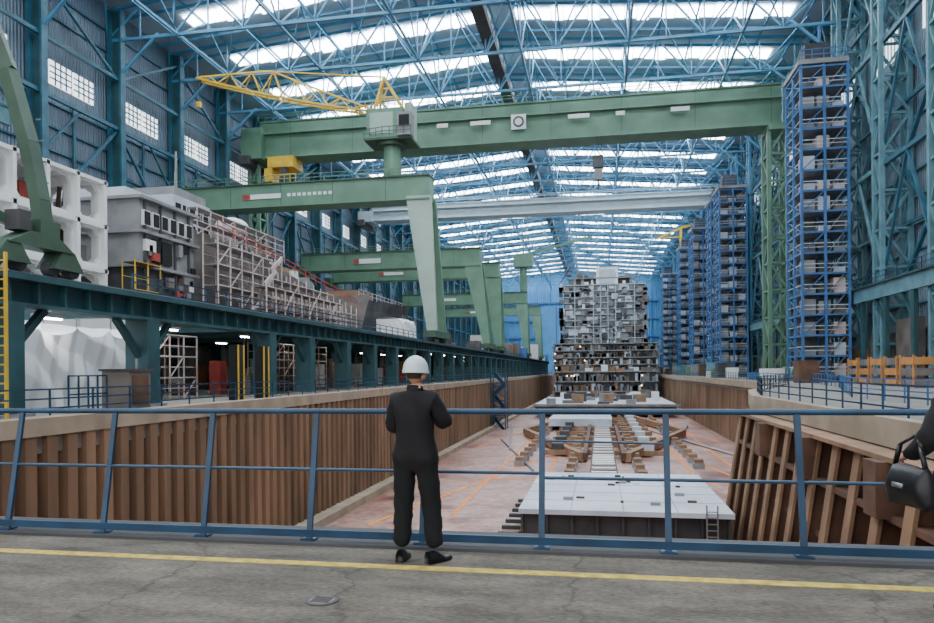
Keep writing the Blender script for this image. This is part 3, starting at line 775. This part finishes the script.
for s in(-15.2,18.0): 
    for z in range(-6,11,3): b.box(s,s+.7,232,250,z,z+.15,'rust_light')
    for y in(232,238,244,250): b.beam((s+.4,y,-9),(s+.4,y,11),.12,.12,'steel')
b.obj('cruise_ship_section')
# ---------------- people
def skin_mesh(name,verts,edges,radii,sub=2,root=0):
    me=bpy.data.meshes.new(name); me.from_pydata(verts,edges,[]); o=bpy.data.objects.new(name,me)
    bpy.context.scene.collection.objects.link(o)
    s=o.modifiers.new('s','SKIN'); s.use_smooth_shade=True
    for i,r in enumerate(radii):
        sv=me.skin_vertices[0].data[i]; sv.radius=(r if isinstance(r,tuple) else (r,r)); sv.use_root=(i==root)
    ss=o.modifiers.new('ss','SUBSURF'); ss.levels=sub; ss.render_levels=sub
    dg=bpy.context.evaluated_depsgraph_get(); dg.update()
    m2=bpy.data.meshes.new_from_object(o.evaluated_get(dg)); m2.name=name
    bpy.data.objects.remove(o)
    m2.materials.clear()
    for p in m2.polygons: p.use_smooth=True
    o=bpy.data.objects.new(name,m2); bpy.context.scene.collection.objects.link(o)
    return o
def hand(name,w,d,n,side,mat,parent):
    w=Vector(w);d=Vector(d).normalized();n=Vector(n).normalized();t=d.cross(n).normalized()*side
    V=[w,w+d*.045,w+d*.085];E=[(0,1),(1,2)];Rr=[(.024,.02),(.034,.017),(.034,.015)]
    for k,(off,L) in enumerate(((.031,.068),(.011,.078),(-.01,.072),(-.03,.055))):
        b0=w+d*.082+t*off; i=len(V); V+= [b0,b0+d*L*.45+n*.006,b0+d*L*.72+n*L*.35,b0+d*L*.75+n*L*.65]
        E+=[(2,i),(i,i+1),(i+1,i+2),(i+2,i+3)]; Rr+=[.0095,.009,.0085,.0075]
    i=len(V); b0=w+d*.03+t*.03
    V+=[b0,b0+d*.03+t*.022+n*.012,b0+d*.055+t*.026+n*.03]; E+=[(1,i),(i,i+1),(i+1,i+2)]; Rr+=[.013,.011,.009]
    o=skin_mesh(name,V,E,Rr,1); o.data.materials.append(MATS[mat]); o.parent=parent
    return o
def head(parent,c,yaw,hat=True,hairlong=False):
    b=B(); nu,nv=32,24; vs=[]
    for j in range(nv+1):
        ph=math.pi*j/nv; z=math.cos(ph)
        for i in range(nu):
            th=2*math.pi*i/nu; x=math.sin(ph)*math.cos(th); y=math.sin(ph)*math.sin(th)
            X=x*.077;Y=y*.098;Z=z*.118
            if z<0: X*=1-.32*(-z)**1.3; Y= Y*(1-.12*(-z)) + .012*(-z)
            if y>.6 and abs(x)<.3:
                f=max(0,1-abs(x)/.22)
                if -.45<z<.05: Y+=.022*f*(1-abs(z+.28)/.33 if abs(z+.28)<.33 else 0)
                if -.65<z<-.5: Y+=.006*f
            if y>.5 and .0<z<.16 and .25<abs(x)<.6: Y-=.008
            vs.append((X,Y,Z))
    b.add(vs,[(j*nu+i,j*nu+(i+1)%nu,(j+1)*nu+(i+1)%nu,(j+1)*nu+i) for j in range(nv) for i in range(nu)],'skin')
    for s in(-1,1):
        b.cyl((s*.073,-.008,-.03),(s*.083,-.016,-.03),.026,'skin',12,.03); b.cyl((s*.073,-.005,-.05),(s*.08,-.012,-.05),.014,'skin',8)
        b.cyl((s*.03,.08,.005),(s*.03,.091,.005),.012,'eye',10); b.cyl((s*.03,.09,.005),(s*.03,.0925,.005),.006,'dark',8)
    b.box(-.022,.022,.09,.0985,-.066,-.06,'red')
    vs=[];
    for j in range(13):
        ph=math.pi*(.02+.62*j/12)
        for i in range(17):
            th=math.pi*(1.0+i/16); x=math.cos(th)*math.sin(ph);y=math.sin(th)*math.sin(ph)
            vs.append((x*.080,y*.104+.002,math.cos(ph)*.122))
    b.add(vs,[(j*17+i,j*17+i+1,(j+1)*17+i+1,(j+1)*17+i) for j in range(12) for i in range(16)],'hair')
    o=b.obj('head',parent,True); o.location=c; o.rotation_euler=(0,0,yaw)
    if hat:
        b=B(); vs=[];nu,nv=32,10
        for j in range(nv+1):
            ph=math.pi/2*j/nv
            for i in range(nu):
                th=2*math.pi*i/nu; rid=1+.03*max(0,1-abs(math.cos(th)*math.sin(ph))/.2)
                vs.append((math.cos(th)*math.sin(ph)*.106,math.sin(th)*math.sin(ph)*.132,math.cos(ph)*.122*rid))
        for q,zz in((1.07,-.025),(1.05,-.035)):
            for i in range(nu):
                th=2*math.pi*i/nu; e=q+(.26*max(0,math.sin(th))**2); vs.append((math.cos(th)*.106*q,math.sin(th)*.132*e,zz))
        fs=[(j*nu+i,(j+1)*nu+i,(j+1)*nu+(i+1)%nu,j*nu+(i+1)%nu) for j in range(nv+2) for i in range(nu)]
        b.add(vs,fs,'hat'); h=b.obj('hard_hat',parent,True); h.location=(c[0],c[1],c[2]+.03); h.rotation_euler=(-.05,0,yaw)
    return o
def shoe(parent,x,y,yaw):
    b=B(); N=12; vs=[]
    for i in range(N+1):
        t=i/N; yy=-.09+.28*t; w=.038+.014*math.sin(t*math.pi)+ (.006 if .5<t<.9 else 0); w*= (1 if t<.85 else 1-(t-.85)*3.0); h=.105-.065*min(1,max(0,(t-.3)/.35))
        if t>.9: h*=1-(t-.9)*4
        vs+=[(-w,yy,0),(w,yy,0),(w*.95,yy,h*.6),(w*.55,yy,h),(-w*.55,yy,h),(-w*.95,yy,h*.6)]
    fs=[(i*6+k,i*6+(k+1)%6,(i+1)*6+(k+1)%6,(i+1)*6+k) for i in range(N) for k in range(6)]+[tuple(range(6)),tuple(range(N*6+5,N*6-1,-1))]
    b.add(vs,fs,'leather'); o=b.obj('shoe',parent,True); o.location=(x,y,0); o.rotation_euler=(0,0,yaw)
def body(name,loc,yaw,J,hat=True,headyaw=0):
    e=bpy.data.objects.new(name,None); bpy.context.scene.collection.objects.link(e); e.location=loc; e.rotation_euler=(0,0,yaw)
    V=[(0,0,.94),(0,-.005,1.08),(0,-.01,1.25),(0,-.015,1.40),(0,-.005,1.48),(0,.01,1.56),
       (-.155,-.01,1.405),J['el'],J['wl'],(.155,-.01,1.405),J['er'],J['wr'],
       (-.095,0,.86),J['kl'],J['al'],(.095,0,.86),J['kr'],J['ar']]
    E=[(0,1),(1,2),(2,3),(3,4),(4,5),(3,6),(6,7),(7,8),(3,9),(9,10),(10,11),(0,12),(12,13),(13,14),(0,15),(15,16),(16,17)]
    Rr=[(.168,.14),(.18,.145),(.185,.15),(.15,.12),.07,.056,.095,.078,.052,.095,.078,.052,.118,.092,.082,.118,.092,.082]
    o=skin_mesh('clothed_body',V,E,Rr,2); o.parent=e
    o.data.materials.append(MATS['black_cloth']); o.data.materials.append(MATS['jacket']); o.data.materials.append(MATS['skin'])
    for v in o.data.vertices:
        z=v.co.z; n=v.normal
        if z<1.5: v.co+=n*(.004*math.sin(z*40+v.co.x*31)+.003*math.sin(z*83+v.co.y*40))
        if .86<z<.95 and abs(v.co.x)<.24: v.co.x*=1.08; v.co.y*=1.1
    for p in o.data.polygons:
        z=p.center.z
        p.material_index=2 if (z>1.52 and abs(p.center.x)<.1 and abs(p.center.y)<.1) else (1 if z>.90 else 0)
    b=B(); n=28
    vs=[]
    for z,s in((1.44,1.3),(1.485,1.05),(1.525,1.0)):
        for i in range(n): t=2*math.pi*i/n; vs.append((math.cos(t)*.072*s,math.sin(t)*.072*s,z-(.02*math.sin(t))))
    b.add(vs,[(j*n+i,j*n+(i+1)%n,(j+1)*n+(i+1)%n,(j+1)*n+i) for j in range(2) for i in range(n)],'jacket')
    b.obj('jacket_collar',e,True)
    head(e,(0,.025,1.65),headyaw,hat)
    for k in('l','r'):
        a=J['a'+k]; shoe(e,a[0],a[1]+.0,J['f'+k])
        w=Vector(J['w'+k]); d=w-Vector(J['e'+k]); 
        hand('hand_'+k,w,J.get('d'+k,d),J['n'+k],1 if k=='l' else -1,'skin',e)
    return e
J=dict(el=(-.235,.04,1.14),wl=(-.07,.24,1.28),er=(.265,.07,1.19),wr=(.09,.26,1.29),
 kl=(-.12,.02,.49),al=(-.13,-.01,.11),kr=(.135,.03,.49),ar=(.175,-.02,.11),fl=.1,fr=-.55,
 nl=(.3,.2,.6),nr=(-.3,.2,.6),dl=(.4,.55,.35),dr=(-.4,.55,.35))
p=body('standing_man',(-1.60,6.14,0),-.05,J,True,-.2)
b=B(); b.box(-.07,.09,.365,.377,1.28,1.37,'dark'); b.box(-.068,.088,.363,.365,1.282,1.368,'grey'); b.obj('phone',p)
J2=dict(el=(-.29,-.02,1.16),wl=(-.27,.2,1.06),er=(.25,.0,1.14),wr=(.26,.05,.88),
 kl=(-.06,.04,.49),al=(-.02,.06,.11),kr=(.13,.02,.49),ar=(.2,0,.11),fl=.1,fr=-.1,
 nl=(.3,0,-1),nr=(-1,0,0))
q=body('bystander',(2.37,5.25,0),.25,J2,False,0)
b=B(); N=10; vs=[]
for j in range(7):
    s=j/6; z=.75+.26*s; w=.2-.03*s-.02*abs(s-.5); d=.085*(math.sin(math.pi*(.15+.75*s)))
    for i in range(24):
        t=2*math.pi*i/24; c_,s_=math.cos(t),math.sin(t)
        vs.append((-.36+math.copysign(abs(s_)**.6,s_)*d,.05+math.copysign(abs(c_)**.5,c_)*w,z+.01*math.sin(t*3)))
b.add(vs,[(j*24+i,j*24+(i+1)%24,(j+1)*24+(i+1)%24,(j+1)*24+i) for j in range(6) for i in range(24)]+[tuple(range(23,-1,-1)),tuple(range(144,168))],'leather')
hp=[(-.36,-.1,1.0),(-.35,-.04,1.14),(-.31,.03,1.21),(-.30,.08,1.205),(-.35,.16,1.14),(-.36,.2,1.0)]
for a,c in zip(hp[:-1],hp[1:]): b.beam(a,c,.03,.015,'leather')
b.box(-.455,-.44,.0,.1,.87,.90,'steel')
b.obj('handbag',q,True)
# ---------------- world
w=bpy.data.worlds.new('World'); bpy.context.scene.world=w; w.use_nodes=True
w.node_tree.nodes['Background'].inputs[0].default_value=(.93,.96,1,1); w.node_tree.nodes['Background'].inputs[1].default_value=2.2
# ---------------- camera
cam=bpy.data.cameras.new('camera'); co=bpy.data.objects.new('camera',cam); bpy.context.scene.collection.objects.link(co)
cam.sensor_width=36; cam.lens=720/934*36; cam.shift_y=.0639; cam.clip_end=2000
yaw=math.radians(10.46)
co.matrix_world=Matrix.Translation((0,0,1.66))@Matrix.Rotation(yaw,4,'Z')@Matrix.Rotation(math.pi/2,4,'X')@Matrix.Rotation(-.0085,4,'Z')
bpy.context.scene.camera=co
